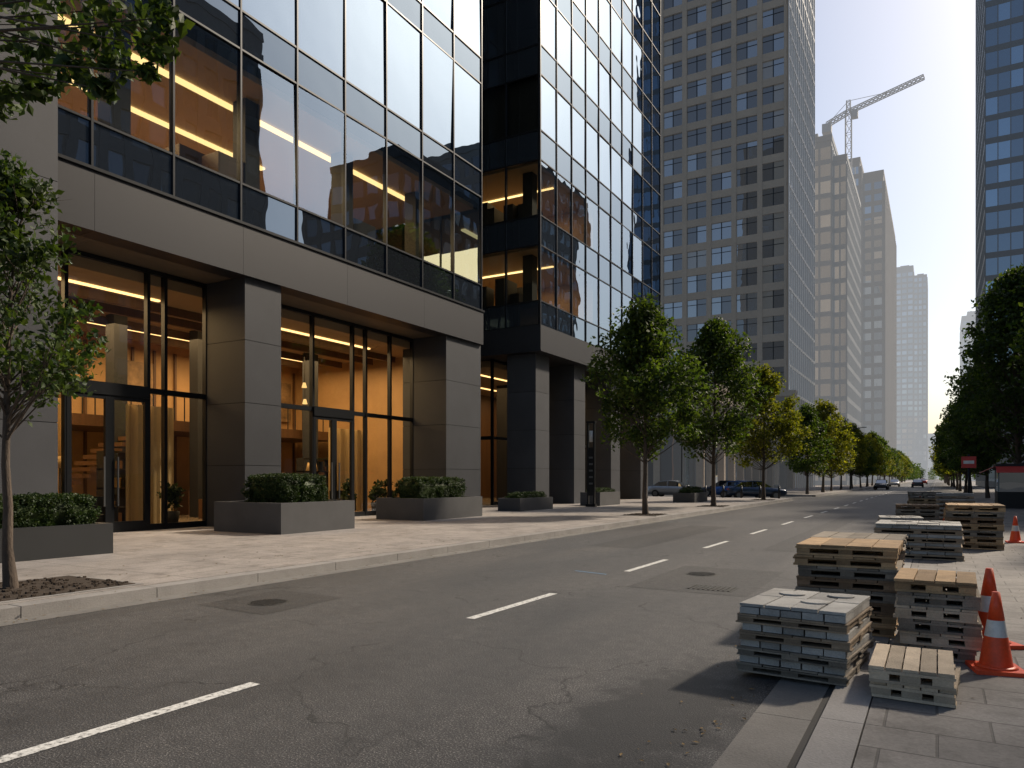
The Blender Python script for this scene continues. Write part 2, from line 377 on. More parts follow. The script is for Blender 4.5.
for i in range(len(ys)-1):
    for (a,b,t) in levels:
        if t=='s': pane(glassm,'+X',XF,ys[i],ys[i+1],a,b,0,'spand',.002)
        else: pane(glassm,'+X',XF,ys[i],ys[i+1],a,b,0,'glass' if a<16 else 'glass2',.006)
for yy in ys: fbox(fr,'+X',XF,yy-.03,yy+.03,-.12,.06,9.52,ROOF1,'mull')
for (a,b,t) in levels: fbox(fr,'+X',XF,9.9,29.3,-.10,.05,a-.03,a+.03,'mull')
for i in range(9):
    for (a,b,t) in levels: pane(glassm,'+Y',29.3,XF-2.3*(i+1),XF-2.3*i,a,b,0,'spand' if t=='s' else 'glass2')
    fbox(fr,'+Y',29.3,XF-2.3*i-.035,XF-2.3*i+.035,-.05,.05,9.52,ROOF1,'mull')
for j in range(8):
    for (a,b,t) in levels: pane(glassm,'+X',XF,6.2-2.3*(j+1),6.2-2.3*j,a,b,0,'spand' if t=='s' else 'glass2')
bobj(glassm,'curtain_wall_glass',B1); bobj(fr,'mullions',B1)
mb=MB(['ceil','dark','wallwarm','stripo','wood','floorI'])
zf=9.52
mb.box(XF-14,XF-.25,9.9,29.1,zf-.05,zf+.35,'floorI')
mb.box(XF-14,XF-.3,9.9,29.1,zf+4.75,zf+4.95,'ceil')
mb.box(XF-9.2,XF-9,9.9,29.1,zf+.36,zf+4.74,'wallwarm')
for xx,e in ((2.2,27.5),(5.2,21)):
    mb.box(XF-xx-.12,XF-xx+.12,10.2+xx*.2,e,zf+4.66,zf+4.73,'stripo')
for yy in (12.5,17.1,21.7,26.3): mb.box(XF-1.9,XF-1.3,yy-.3,yy+.3,zf+.36,zf+4.74,'dark')
random.seed(3)
for i in range(12):
    yy=random.uniform(10.5,28); xx=random.uniform(1.5,6); h=random.uniform(1.2,2.4)
    mb.box(XF-xx-.5,XF-xx+.3,yy,yy+random.uniform(.6,1.8),zf+.36,zf+.36+h,'dark' if i%2 else 'wood')
mb.box(XF-14,XF-13.9,Y0,29.1,9.5,ROOF1,'dark'); mb.box(XF-14,XF-.4,9.9,29.1,14.9,ROOF1,'dark')
mb.box(XF-14,XF-.3,9.7,9.88,9.5,ROOF1,'dark')
mb.box(XF-24,XF-14.1,Y0,29.25,.15,ROOF1,'dark'); mb.box(XF-14,XF-.3,Y0,6.1,9.6,ROOF1,'dark')
mb.box(XF-24,XF-.02,Y0,29.28,ROOF1+.01,ROOF1+.5,'dark')
bobj(mb,'office_interior',B1)
XG=XF-1.9
def lobby_front(mb,fr,XG,y0,y1,door,z1=7.92,ztr=4.3,spacing=1.9,first=None):
    n=max(1,round((y1-y0)/spacing)); d=(y1-y0)/n
    cuts=[y0+d*i for i in range(n+1)]
    cuts=[c for c in cuts if not(door[0]-.5<c<door[1]+.5) or c in(y0,y1)]+[door[0],door[1]]; cuts=sorted(set(cuts))
    for i in range(len(cuts)-1):
        a,b=cuts[i],cuts[i+1]
        pane(mb,'+X',XG,a,b,ztr,z1,0,'glassL',.002)
        if not(abs(a-door[0])<.01): pane(mb,'+X',XG,a,b,.15,ztr,0,'glassL',.002)
    for c in cuts: fbox(fr,'+X',XG,c-.05,c+.05,-.08,.09,.15,z1,'mull')
    fbox(fr,'+X',XG,y0,y1,-.07,.07,ztr-.08,ztr+.08,'mull'); fbox(fr,'+X',XG,y0,y1,-.07,.07,.15,.33,'mull'); fbox(fr,'+X',XG,y0,y1,-.07,.07,z1-.12,z1,'mull')
    dw=(door[1]-door[0])/2; zt=ztr-.25
    fbox(fr,'+X',XG,door[0],door[1],-.1,.13,zt,ztr+.1,'mull')
    for k in range(2):
        a=door[0]+dw*k; b=a+dw
        pane(mb,'+X',XG,a+.12,b-.12,.45,zt,.03,'glassL',.001)
        for (p,q) in ((a,a+.13),(b-.13,b)): fbox(fr,'+X',XG,p,q,0,.1,.16,zt,'mull')
        fbox(fr,'+X',XG,a,b,0,.095,.16,.45,'mull'); fbox(fr,'+X',XG,a,b,0,.095,zt-.12,zt,'mull')
        hx=b-.2 if k==0 else a+.2
        fbox(fr,'+X',XG,hx-.02,hx+.02,.14,.18,.9,2.3,'mullb')
gl=MB(['glassL']); fr=MB(['mull','mullb'])
lobby_front(gl,fr,XG,9.9,15.72,(11.3,13.7),spacing=1.45)
lobby_front(gl,fr,XG,17.1,26.52,(20.4,22.6),spacing=1.55)
lobby_front(gl,fr,XG,-.6,6.2,(2,4.2))
bobj(gl,'lobby_glass',B1); bobj(fr,'lobby_frames_and_doors',B1)
mb=MB(['floorI','wallwarm','wood','ceil','strip','dark','stone','hedge','curtain','pend','art'])
mb.box(XG-12,XG,-5,28.5,.05,.155,'floorI')
mb.box(XG-12,XG-.1,-5,28.5,7.5,7.9,'ceil')
mb.box(XG-9.3,XG-9,-5,28.5,.16,7.5,'wallwarm')
mb.box(XG-9,XG-.1,-5,-4.8,.16,7.5,'wallwarm'); mb.box(XG-9,XG-.1,28.3,28.55,.16,7.5,'wallwarm')
for i in range(24):
    yy=5+i; mb.box(XG-8.98,XG-8.9,yy,yy+.10,.16,7.2,'wood')
for yy in (9.5,14.2,18.2,22.4,26.0): mb.box(XG-8.84,XG-8.80,yy,yy+1.7,4.6,6.6,'art')
for xx,a,b in ((1.6,10.2,15.2),(4.2,11,20),(6.8,14,27)): mb.box(XG-xx-.06,XG-xx+.06,a,b,7.44,7.495,'strip')
mb.box(XG-1.66,XG-1.54,18.5,25.5,7.44,7.495,'strip')
for xx in (2.2,3.6,5.6,7.4): mb.box(XG-xx-.08,XG-xx+.08,-4,28,7.22,7.5,'wood')
for yy in (10.8,15.6,19,25): mb.box(XG-5.2,XG-4.7,yy,yy+.5,.16,7.5,'stone')
mb.box(XG-9,XG-5.5,14.5,28,3.55,3.95,'wood')
for i in range(30): mb.box(XG-5.54,XG-5.50,14.5+i*.45,14.53+i*.45,3.95,4.95,'dark')
mb.box(XG-5.57,XG-5.47,14.5,28,4.95,5.02,'dark')
for i in range(16): mb.box(XG-5.4,XG-4.0,16.3-.28*i,16.58-.28*i,.16+.22*(15-i),.30+.22*(15-i),'wood')
def curtain(y0,y1,x,z0,z1):
    n=int((y1-y0)/.05)
    for i in range(n):
        a=y0+i*.05; f=lambda q: x+.07*math.sin(q*11)+.03*math.sin(q*23)
        mb.face([(f(a),a,z0),(f(a+.05),a+.05,z0),(f(a+.05),a+.05,z1),(f(a),a,z1)],'curtain',True)
curtain(10.0,11.2,XG-.9,.2,4.0); curtain(13.9,15.6,XG-1.4,.2,4.0); curtain(17.3,18.3,XG-1.2,.2,4.0); curtain(24.0,26.4,XG-2.6,.2,3.9); curtain(11.0,13.2,XG-3.3,.2,4.2)
mb.box(XG-8,XG-7,11.5,14.6,.16,1.3,'dark'); mb.box(XG-4,XG-3,18.5,19.8,.16,.9,'wood'); mb.box(XG-7.4,XG-6.6,20,25,.16,1.2,'wood')
random.seed(5)
for (cx,cy) in ((3.2,18.9),(4.6,24.2)):
    for k in range(2):
        a,b=cx+random.uniform(-.4,.4),cy+random.uniform(-.6,.6); z=random.uniform(5.0,5.8)
        mb.cyl(XG-a,b,z+.22,7.4,.012,.012,'dark',5); mb.cyl(XG-a,b,z,z+.22,.12,.06,'pend',12)
for (cx,y0,y1) in ((2.4,18.8,20.2),(3.0,22.7,24.4),(2.2,13.6,15.0)):
    for z in (.16,.75,1.35,1.95,2.5): mb.box(XG-cx-.2,XG-cx+.2,y0,y1,z,z+.05,'dark')
    for yy in (y0,(y0+y1)/2,y1-.05): mb.box(XG-cx-.2,XG-cx+.2,yy,yy+.05,.16,2.5,'dark')
    for z in (.21,.8,1.4,2.0):
        for k in range(5):
            u=random.uniform(y0+.1,y1-.3); mb.box(XG-cx-.12,XG-cx+.12,u,u+random.uniform(.06,.2),z,z+random.uniform(.15,.42),random.choice(['wood','curtain','stone','art']))
rng=np.random.default_rng(77)
for yy in (10.6,14.9,18.3,19.6,23.2,24.9,25.9):
    xx=random.uniform(.5,.8) if yy<16 else random.uniform(.6,2.2); h=random.uniform(.7,1.1)
    mb.cyl(XG-xx,yy,.16,.65,.2,.27,'dark',12); C=[];R=[]
    for k in range(12): C.append((XG-xx+random.uniform(-.2,.2),yy+random.uniform(-.3,.3),.75+random.random()*h)); R.append(.2)
    add_leaves(mb,leafquads(C,R,26,.17,rng),'hedge')
for yy in (11.8,12.9,17.9,19.2,20.2,21.9,24.2):
    xx=random.uniform(.9,2.0)
    mb.box(XG-xx-.4,XG-xx+.4,yy-.4,yy+.4,.28,.62,'dark'); mb.box(XG-xx-.4,XG-xx-.25,yy-.4,yy+.4,.62,1.15,'dark')
    for s in (-.4,.28): mb.box(XG-xx-.25,XG-xx+.4,yy+s,yy+s+.12,.62,.84,'dark')
for yy in (12.6,18.9,23.0):
    mb.cyl(XG-2.6,yy,.16,2.0,.025,.025,'dark',8); mb.cyl(XG-2.6,yy,2.0,2.35,.26,.18,'curtain',16); mb.cyl(XG-2.6,yy,.16,.2,.2,.2,'dark',14)
bobj(mb,'lobby_interior',B1)
def area(name,loc,sx,sy,p,c=(1,.66,.32),parent=None,rot=(0,0,0)):
    l=bpy.data.lights.new(name,'AREA'); l.shape='RECTANGLE'; l.size=sx; l.size_y=sy; l.energy=p; l.color=c
    o=bpy.data.objects.new(name,l); COL.objects.link(o); o.location=loc; o.rotation_euler=rot
    if parent: o.parent=parent; o.location=Vector(loc)-Vector(parent.location)
    return o
area('lobby_ceiling_light',(XG-4.0,12.5,7.15),7,8,850,parent=B1)
area('lobby_ceiling_light',(XG-4.0,22.5,7.15),7,9,950,parent=B1)
area('office_ceiling_light',(XF-4.8,18,14.1),5,14,1900,(1,.70,.36),parent=B1)
# ------------------------------------------------------------------ building 2
B2=empty('glass_tower_building',(XF,45,0))
Ya,Yb=35.2,55.1
gl=MB(['glass','glass2','spand']); fr=MB(['mull','mullb']); inn=MB(['ceil','dark','wallwarm','stripo','wood','floorI'])
lev=[]; z=9.93
lev.append((z,z+1.3,'s')); z+=1.3
H2=72
while z<H2:
    lev.append((z,z+3.0,'v')); lev.append((z+3.0,z+4.6,'s')); z+=4.6
TOP2=z
yy=[Ya+1.99*i for i in range(11)]
for i in range(10):
    for (a,b,t) in lev:
        if t=='v': pane(gl,'+X',XF,yy[i],yy[i+1],a,b,0,'glass' if a<20 else 'glass2',.005)
        else: pane(gl,'+X',XF,yy[i],yy[i+1],a,b,0,'spand',.005)
for y_ in yy: fbox(fr,'+X',XF,y_-.03,y_+.03,-.1,.06,9.93,TOP2,'mull')
for (a,b,t) in lev: fbox(fr,'+X',XF,Ya,Yb,-.08,.045,a-.03,a+.03,'mull')
M['glassN']=glass('north_window_glass',.12,(.68,.69,.64)); M['spandN']=glass('dark_spandrel',.18,opaque=(.03,.036,.043))
gn=MB(['glassN','spandN'])
xx=[XF-2.1*i for i in range(10)]
for i in range(9):
    for (a,b,t) in lev: pane(gn,'-Y',Ya,xx[i+1],xx[i],a,b,0,'spandN' if t=='s' or a>21 else 'glassN',.003)
for x_ in xx: fbox(fr,'-Y',Ya,x_-.04,x_+.04,-.1,.06,9.93,TOP2,'mull')
for (a,b,t) in lev: fbox(fr,'-Y',Ya,xx[-1],XF,-.08,.05,a-.04,a+.04,'mull')
for i in range(9):
    for (a,b,t) in lev: pane(gl,'+Y',Yb,xx[i+1],xx[i],a,b,0,'glass2')
bobj(gn,'side_windows',B2)
z=11.23
while z<20:
    inn.box(XF-18,XF-.25,Ya+.25,Yb-.1,z-1.2,z+.1,'floorI'); inn.box(XF-18,XF-.25,Ya+.25,Yb-.1,z+2.9,z+3.05,'ceil')
    inn.box(XF-8.2,XF-8,Ya+.3,Yb-.1,z+.11,z+2.89,'wallwarm')
    inn.box(XF-8,XF-.4,Ya+7.8,Ya+8,z+.11,z+2.89,'wallwarm')
    inn.box(XF-7.6,XF-1,Ya+3.6-.07,Ya+3.6+.07,z+2.82,z+2.88,'stripo')
    inn.box(XF-1.6,XF-1.0,Ya+1.0,Ya+1.6,z+.11,z+2.89,'dark')
    for i in range(7): 
        a=random.uniform(1,6); b=random.uniform(.6,3); inn.box(XF-a-.3,XF-a+.3,Ya+b,Ya+b+random.uniform(.5,2),z+.11,z+random.uniform(.8,1.9),'dark')
    area('office_ceiling_light',(XF-4,Ya+4,z+2.7),5,5,240,(1,.70,.36),parent=B2)
    z+=4.6
inn.box(XF-18,XF-.3,Ya+.3,Yb-.1,20.0,TOP2-.1,'dark'); inn.box(XF-20,XF-18.1,Ya+.1,Yb-.1,.15,TOP2,'dark')
bobj(gl,'curtain_wall_glass',B2); bobj(fr,'mullions',B2); bobj(inn,'office_interior',B2)
mb=MB(['band','soffit'])
mb.box(XF-18,XF+.12,Ya-.12,Yb+.1,8.58,9.90,'band'); mb.box(XF-17.9,XF+.16,Ya-.16,Yb+.1,8.5,8.58,'band'); bobj(mb,'fascia_band',B2)
mb=MB(['stone2','joint'])
for a,b in ((35.5,37.1),(40.4,42.0),(46.2,47.8),(51.9,53.5)):
    panels(mb,XF-2.2,XF-.4,a,b,.15,8.5,4,'stone2')
panels(mb,XF-8.4,XF-7.2,35.5,37,.15,8.5,4,'stone2')
bobj(mb,'granite_columns',B2)
gl=MB(['glassL']); fr=MB(['mull','mullb'])
lobby_front(gl,fr,XF-3.6,36.2,55,(43.4,45.8),8.5,4.0,1.9)
for i in range(6): pane(gl,'-Y',36.2,XF-3.6-2.2*(i+1),XF-3.6-2.2*i,.15,8.5,0,'glassL')
for i in range(7): fbox(fr,'-Y',36.2,XF-3.6-2.2*i-.05,XF-3.6-2.2*i+.05,-.05,.08,.15,8.5,'mull')
fbox(fr,'-Y',36.2,XF-17,XF-3.6,-.05,.07,3.9,4.1,'mull')
bobj(gl,'lobby_glass',B2); bobj(fr,'lobby_frames_and_doors',B2)
mb=MB(['floorI','wallwarm','wood','ceil','strip','dark'])
mb.box(XF-17,XF-3.6,36.2,55,.05,.155,'floorI'); mb.box(XF-17,XF-3.7,36.3,55,8.1,8.45,'ceil'); mb.box(XF-12.2,XF-12,36.4,55,.16,8.1,'wood')
for q in (6,9.5): mb.box(XF-q-.07,XF-q+.07,37,54,8.04,8.09,'strip')
for q in (38,44,50): mb.box(XF-8,XF-7,q,q+1,.16,8.1,'dark')
mb.box(XF-12,XF-3.7,54.8,55,.16,8.1,'dark')
bobj(mb,'lobby_interior',B2)
area('lobby_ceiling_light',(XF-7.5,45,7.9),6,14,600,parent=B2)
B=empty('link_building',(XF-9,32,0))
mb=MB(['spand','mull','stone','joint','band'])
for i in range(3):
    for j in range(10): pane(mb,'+X',XF-8.5,29.35+1.93*i,29.35+1.93*(i+1),.15+4*j,4.15+4*j,0,'spand')
    fbox(mb,'+X',XF-8.5,29.35+1.93*i-.05,29.35+1.93*i+.05,0,.08,.15,40,'mull')
for j in range(11): fbox(mb,'+X',XF-8.5,29.35,35.1,0,.07,.1+4*j,.25+4*j,'mull')
mb.box(XF-14,XF-8.6,29.35,35.0,.15,40,'band'); bobj(mb,'facade',B)
# ------------------------------------------------------------------ generic tower
def tower(name,x0,x1,y0,y1,H,fh,bay,wall,wins,faces=('+X','-Y'),pier=.35,sill=1.2,z0=.15,proud=.15,podium=0,roofbox=True,split=False):
    E=empty(name,((x0+x1)/2,(y0+y1)/2,0))
    core=MB([wall]); core.box(x0+.05,x1-.05,y0+.05,y1-.05,z0,H,wall)
    core.box(x0-.1,x1+.1,y0-.1,y1+.1,H,H+1.2,wall)
    if roofbox: core.box(x0+(x1-x0)*.25,x1-(x1-x0)*.25,y0+(y1-y0)*.2,y1-(y1-y0)*.3,H+1.2,H+5,wall)
    bobj(core,'walls_and_roof',E)
    wn=MB(list(wins)); tr=MB([wall,'mull'])
    nf=int((H-z0-podium)/fh)
    for f in faces:
        base={'+X':x1,'-X':x0,'-Y':y0,'+Y':y1}[f]; u0,u1=(y0,y1) if 'X' in f else (x0,x1)
        nb=max(1,round((u1-u0)/bay)); d=(u1-u0)/nb
        for k in range(nf):
            zz=z0+podium+k*fh
            for b in range(nb):
                parts=2 if split else 1
                ua=u0+b*d+pier/2; ub=u0+(b+1)*d-pier/2
                for q in range(parts):
                    m=random.choices(wins,weights=[6,3,1][:len(wins)])[0]
                    pane(wn,f,base,ua+(ub-ua)*q/parts,ua+(ub-ua)*(q+1)/parts,zz+sill,zz+fh,.0,m,.004)
                if split:
                    c=(ua+ub)/2; fbox(tr,f,base,c-.06,c+.06,-.03,.08,zz+sill,zz+fh,'mull'); fbox(tr,f,base,ua,ub,-.03,.06,zz+sill+(fh-sill)*.68,zz+sill+(fh-sill)*.68+.08,'mull')
            fbox(tr,f,base,u0,u1,-.04,proud*.7,zz,zz+sill,wall)
        for b in range(nb+1):
            fbox(tr,f,base,max(u0,u0+b*d-pier/2),min(u1,u0+b*d+pier/2),-.04,proud,z0,z0+podium+nf*fh,wall)
    bobj(wn,'windows',E); bobj(tr,'spandrels_and_piers',E)
    return E
random.seed(11)
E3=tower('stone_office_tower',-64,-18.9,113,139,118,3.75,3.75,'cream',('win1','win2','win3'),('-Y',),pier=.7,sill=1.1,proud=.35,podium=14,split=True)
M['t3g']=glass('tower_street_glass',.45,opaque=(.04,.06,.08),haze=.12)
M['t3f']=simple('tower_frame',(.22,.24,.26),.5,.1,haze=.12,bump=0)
mb=MB(['t3g','t3f'])
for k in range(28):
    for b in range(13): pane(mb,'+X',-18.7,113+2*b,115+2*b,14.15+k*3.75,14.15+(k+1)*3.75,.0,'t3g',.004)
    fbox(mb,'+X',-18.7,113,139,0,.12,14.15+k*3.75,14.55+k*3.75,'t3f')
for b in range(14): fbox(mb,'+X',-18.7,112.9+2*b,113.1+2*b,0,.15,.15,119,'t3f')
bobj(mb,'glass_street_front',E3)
mb=MB(['cream','win1','win2'])
for i in range(9): mb.box(-18.6-i*5.2,-17.8-i*5.2,111.2,112.2,.15,13.4,'cream')
mb.box(-64,-17.4,110.8,112.55,13.4,14.2,'cream'); mb.box(-64,-17.3,110.9,112.5,5.6,6.1,'cream')
for i in range(20): pane(mb,'-Y',112.5,-18.8-2.2*(i+1),-18.8-2.2*i,.15,13.4,0,'win1' if i%3 else 'win2')
bobj(mb,'podium_colonnade',E3)
E=empty('arcade_building',(-30,92,0)); mb=MB(['cream','win1','win2','mull'])
mb.box(-60,-23.2,76,108,.15,11.5,'mull'); mb.box(-60,-19.6,75.6,108.4,9.6,11.6,'cream')
for i in range(8): mb.box(-20.6,-19.9,76+i*4.5,76.7+i*4.5,.15,9.6,'cream')
for i in range(8): mb.box(-21.6-i*4.6,-20.9-i*4.6,75.8,76.5,.15,9.6,'cream')
for i in range(14): pane(mb,'+X',-23.1,76+2.25*i,78.25+2.25*i,.15,9.6,0,'win1' if i%2 else 'win2')
for i in range(16): pane(mb,'-Y',75.95,-23.2-2.2*(i+1),-23.2-2.2*i,.15,9.6,0,'win1' if i%2 else 'win2')
bobj(mb,'arcade',E)
def hazeset(tag,h,wallc,w1,w2,b=.2):  # far materials with painted aerial haze, a self-glow per building
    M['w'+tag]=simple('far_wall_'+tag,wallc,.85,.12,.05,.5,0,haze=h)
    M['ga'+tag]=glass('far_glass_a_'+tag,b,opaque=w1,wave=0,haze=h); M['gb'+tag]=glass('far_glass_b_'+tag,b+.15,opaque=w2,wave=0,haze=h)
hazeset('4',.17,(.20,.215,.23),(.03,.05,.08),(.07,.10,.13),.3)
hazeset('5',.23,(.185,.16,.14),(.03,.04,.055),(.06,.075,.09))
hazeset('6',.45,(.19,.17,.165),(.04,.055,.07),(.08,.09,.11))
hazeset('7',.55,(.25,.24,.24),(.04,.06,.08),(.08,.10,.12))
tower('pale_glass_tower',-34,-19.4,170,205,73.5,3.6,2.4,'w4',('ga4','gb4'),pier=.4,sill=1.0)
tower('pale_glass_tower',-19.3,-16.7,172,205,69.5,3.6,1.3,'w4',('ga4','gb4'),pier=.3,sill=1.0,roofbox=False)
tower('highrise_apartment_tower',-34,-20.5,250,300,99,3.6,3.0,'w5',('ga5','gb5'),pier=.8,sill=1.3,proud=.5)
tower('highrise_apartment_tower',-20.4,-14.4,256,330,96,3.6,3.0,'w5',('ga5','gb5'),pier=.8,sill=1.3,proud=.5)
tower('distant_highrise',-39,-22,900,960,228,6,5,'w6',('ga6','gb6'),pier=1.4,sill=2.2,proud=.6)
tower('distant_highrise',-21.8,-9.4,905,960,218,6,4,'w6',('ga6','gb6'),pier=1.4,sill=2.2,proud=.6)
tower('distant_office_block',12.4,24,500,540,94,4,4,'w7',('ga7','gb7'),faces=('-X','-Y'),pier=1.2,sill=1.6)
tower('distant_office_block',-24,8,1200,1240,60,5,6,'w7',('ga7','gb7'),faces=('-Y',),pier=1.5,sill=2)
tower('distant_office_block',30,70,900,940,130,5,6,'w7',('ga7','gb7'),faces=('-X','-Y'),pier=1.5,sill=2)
M['gr1']=glass('blue_tower_glass_a',.22,opaque=(.015,.055,.10),refl=(.6,.8,1),haze=.04); M['gr2']=glass('blue_tower_glass_b',.38,opaque=(.03,.09,.14),refl=(.6,.8,1),haze=.04)
M['wr']=simple('blue_tower_frame',(.05,.075,.10),.4,.1,bump=0,haze=.04)
tower('blue_glass_tower',7.15,18,150,185,112,3.9,1.9,'wr',('gr1','gr2'),faces=('-X','-Y','+X'),pier=.14,sill=1.0,proud=.08)
M['wo']=simple('opposite_wall',(.12,.11,.10),.8,.2,.3,3,.1); M['wo2']=simple('opposite_wall_light',(.24,.22,.20),.8,.2,.3,3,.1)
tower('stone_office_block',30,48,-25,30,50,3.8,3.2,'wo',('win1','win2'),faces=('-X','+Y'),pier=1.0,sill=1.6,proud=.3,z0=.04)
tower('stone_office_block',31,50,33,60,52,3.6,2.8,'wo2',('win1','win2','win3'),faces=('-X','+Y'),pier=.9,sill=1.5,proud=.3,z0=.04)
tower('brick_low_rise',33,48,63,80,22,3.8,3,'wo',('win1','win2'),faces=('-X',),pier=1,sill=1.4,z0=.04)
tower('stone_office_block',30,48,84,112,48,3.8,2.8,'wo',('win1','win2'),faces=('-X','-Y'),pier=.9,sill=1.5,z0=.04)
tower('stone_office_block',32,54,116,150,62,3.8,2.8,'wo2',('win1','win2'),faces=('-X','-Y'),pier=.9,sill=1.5,z0=.04)
# ------------------------------------------------------------------ tower crane
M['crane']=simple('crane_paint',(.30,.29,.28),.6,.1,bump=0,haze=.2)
mb=MB(['crane'])
def lattice(a,b,w,n,T=None):
    a=Vector(a); b=Vector(b); d=(b-a).normalized(); u=d.cross(Vector((0,1,0))).normalized(); v=Vector((0,1,0))
    cs=[u*w/2+v*w/2,-u*w/2+v*w/2,-u*w/2-v*w/2,u*w/2-v*w/2]
    for c in cs: mb.tube([a+c,b+c],[.15,.15],'crane',4)
    for i in range(n):
        p=a+(b-a)*i/n; q=a+(b-a)*(i+1)/n
        for k in range(4):
            c,e=cs[k],cs[(k+1)%4]; mb.tube([p+c,q+e],[.08,.08],'crane',4); mb.tube([q+c,q+e],[.07,.07],'crane',4)
def pw(px,py,Y):
    r=(px-512)/740.; zc=Y/(.867+.498*r); return Vector((zc*(-.498+.867*r),Y,1.7+(478-py)/740*zc))
YC=244.0
base=pw(848.5,178,YC); top=pw(848.5,112,YC); tip=pw(924,77,YC); back=pw(827,125,YC); apex=pw(848.5,101,YC)
base.z=0
lattice(base,top,1.6,34); lattice(top,tip,1.1,18); lattice(top,back,1.2,6); lattice(top,apex,1.0,2)
mb.tube([apex,tip*.6+top*.4],[.08,.08],'crane',4); mb.tube([apex,back],[.08,.08],'crane',4)
mb.box(back.x-1.3,back.x+1.3,YC-1.2,YC+1.2,back.z-2.6,back.z,'crane'); mb.box(top.x+1,top.x+2.6,YC-1,YC+1,top.z-2.2,top.z,'crane')
mb.obj('tower_crane')
# ------------------------------------------------------------------ trees
def tree_mesh(name,seed,H,cb,R,ncl,nper,leaf,tr,leafm='leaf',clr=(.45,.8),shape=1.0,extra=None,lean=(0,0)):
    rng=np.random.default_rng(seed); rnd=random.Random(seed)
    mb=MB(['bark',leafm])
    T=[]; n=9; top=H*.9
    px=py=0
    for i in range(n+1):
        t=i/n; T.append(Vector((lean[0]*t*t+px,lean[1]*t*t+py,top*t))); px+=rnd.uniform(-.05,.05)*H/8; py+=rnd.uniform(-.05,.05)*H/8
    mb.tube(T,[tr*(1.35 if i==0 else 1)*(1-.88*(i/n)) for i in range(n+1)],'bark',9)
    def trunk(z):
        t=max(0,min(1,z/top))*n; i=min(n-1,int(t)); return T[i].lerp(T[i+1],t-i)
    C=[];RR=[]
    lobes=[(rnd.uniform(0,6.28),rnd.uniform(.75,1.15)) for _ in range(5)]
    for k in range(ncl):
        t=rnd.random()**.9
        prof=(math.sin(math.pi*min(1,(t*.86+.14)))**.7)*(1.0-.28*t)
        az=rnd.uniform(0,6.28); lb=1+.22*math.sin(2*az+lobes[0][0])*lobes[0][1]+.16*math.sin(3*az+5*t+lobes[1][0])
        rr=R*prof*lb*(rnd.random()**.45)*shape
        z=cb+(H-cb)*t
        c0=trunk(min(z,top)); c=Vector((c0.x+rr*math.cos(az),c0.y+rr*math.sin(az),z+rnd.uniform(-.2,.2)))
        C.append(tuple(c)); RR.append(rnd.uniform(*clr))
        st=trunk(max(cb*.75,z-rr*rnd.uniform(.5,.9)-.3)); mid=st.lerp(c,.5)+Vector((rnd.uniform(-.1,.1),rnd.uniform(-.1,.1),-.12*rr+rnd.uniform(0,.15)))
        r0=max(.012,tr*.34*(1-.6*t)*rnd.uniform(.5,1)); mb.tube([st,mid,c],[r0,r0*.6,r0*.2],'bark',5)
        for q in range(2):
            e=c+Vector((rnd.gauss(0,.35),rnd.gauss(0,.35),rnd.gauss(0,.3)))*RR[-1]*1.6; mb.tube([mid.lerp(c,.5),e],[r0*.4,r0*.12],'bark',4)
    if extra:
        for (c,r,st) in extra:
            c=Vector(c); st=Vector(st); C.append(tuple(c)); RR.append(r); mid=st.lerp(c,.55)+Vector((0,0,.25)); mb.tube([st,mid,c],[.022,.014,.005],'bark',6)
    add_leaves(mb,leafquads(C,RR,nper,leaf,rng),leafm)
    return mb.mesh(name)
tA=tree_mesh('street_tree',1,8.6,2.9,2.3,130,115,.20,.11)
tB=tree_mesh('street_tree',2,9.8,3.0,3.0,150,120,.22,.12,clr=(.5,.9))
tC=tree_mesh('street_tree',3,9.0,2.8,2.5,120,125,.22,.12,'leafy',(.5,.85))
tD=tree_mesh('street_tree',4,9.5,2.6,2.9,90,80,.34,.14,'leafy',(.6,1.0))
tE=tree_mesh('street_tree',5,9.5,2.6,3.0,90,80,.34,.14,'leaf',(.6,1.0))
tF=tree_mesh('street_tree',6,14.2,3.2,4.2,200,110,.30,.18,'leaf',(.7,1.2))
inst(tA,'street_tree',(-10.6,29.7,.15),.3); inst(tB,'street_tree',(-10.6,40.6,.15),1.2); inst(tC,'street_tree',(-10.6,54,.15),2)
random.seed(21)
Y=76;i=0
while Y<330:
    me=[tE,tD,tD,tE,tC][i%5]; s=random.uniform(.85,1.1)
    inst(me,'street_tree',(-11+random.uniform(-.4,.4),Y,.15),random.uniform(0,6),(s,s,s*random.uniform(.9,1.05))); Y+=11+random.uniform(-1,1); i+=1
inst(tF,'street_tree',(4.3,55,.04),0); inst(tF,'street_tree',(3.6,72,.04),2.2,.78); inst(tE,'street_tree',(2.9,86,.04),2.2,.98)
Y=97;i=0
while Y<330:
    s=random.uniform(.9,1.12); inst([tE,tD][i%2],'street_tree',(2.6+random.uniform(-.4,.3),Y,.04),random.uniform(0,6),s); Y+=11; i+=1
for (x,y,s) in ((7.5,41,.9),(9,29,.75),(16,68,2.1),(22,79,2.2),(24,58,1.7),(17,96,1.5)): inst(tF,'street_tree',(x,y,.04),x,s)
rng=np.random.default_rng(9); mb=MB(['leaf']); C=[];RR=[]
for k in range(420):
    yy_=rng.uniform(340,900); side=rng.choice([-1,1]); x=(-12-rng.uniform(0,10)) if side<0 else (3+rng.uniform(0,25)); C.append((x,yy_,rng.uniform(1.5,10))); RR.append(rng.uniform(2,3.6))
for k in range(160): C.append((rng.uniform(-40,60),rng.uniform(900,1000),rng.uniform(1,12))); RR.append(rng.uniform(3,5))
add_leaves(mb,leafquads(C,RR,40,1.3,rng),'leaf'); mb.obj('distant_trees')
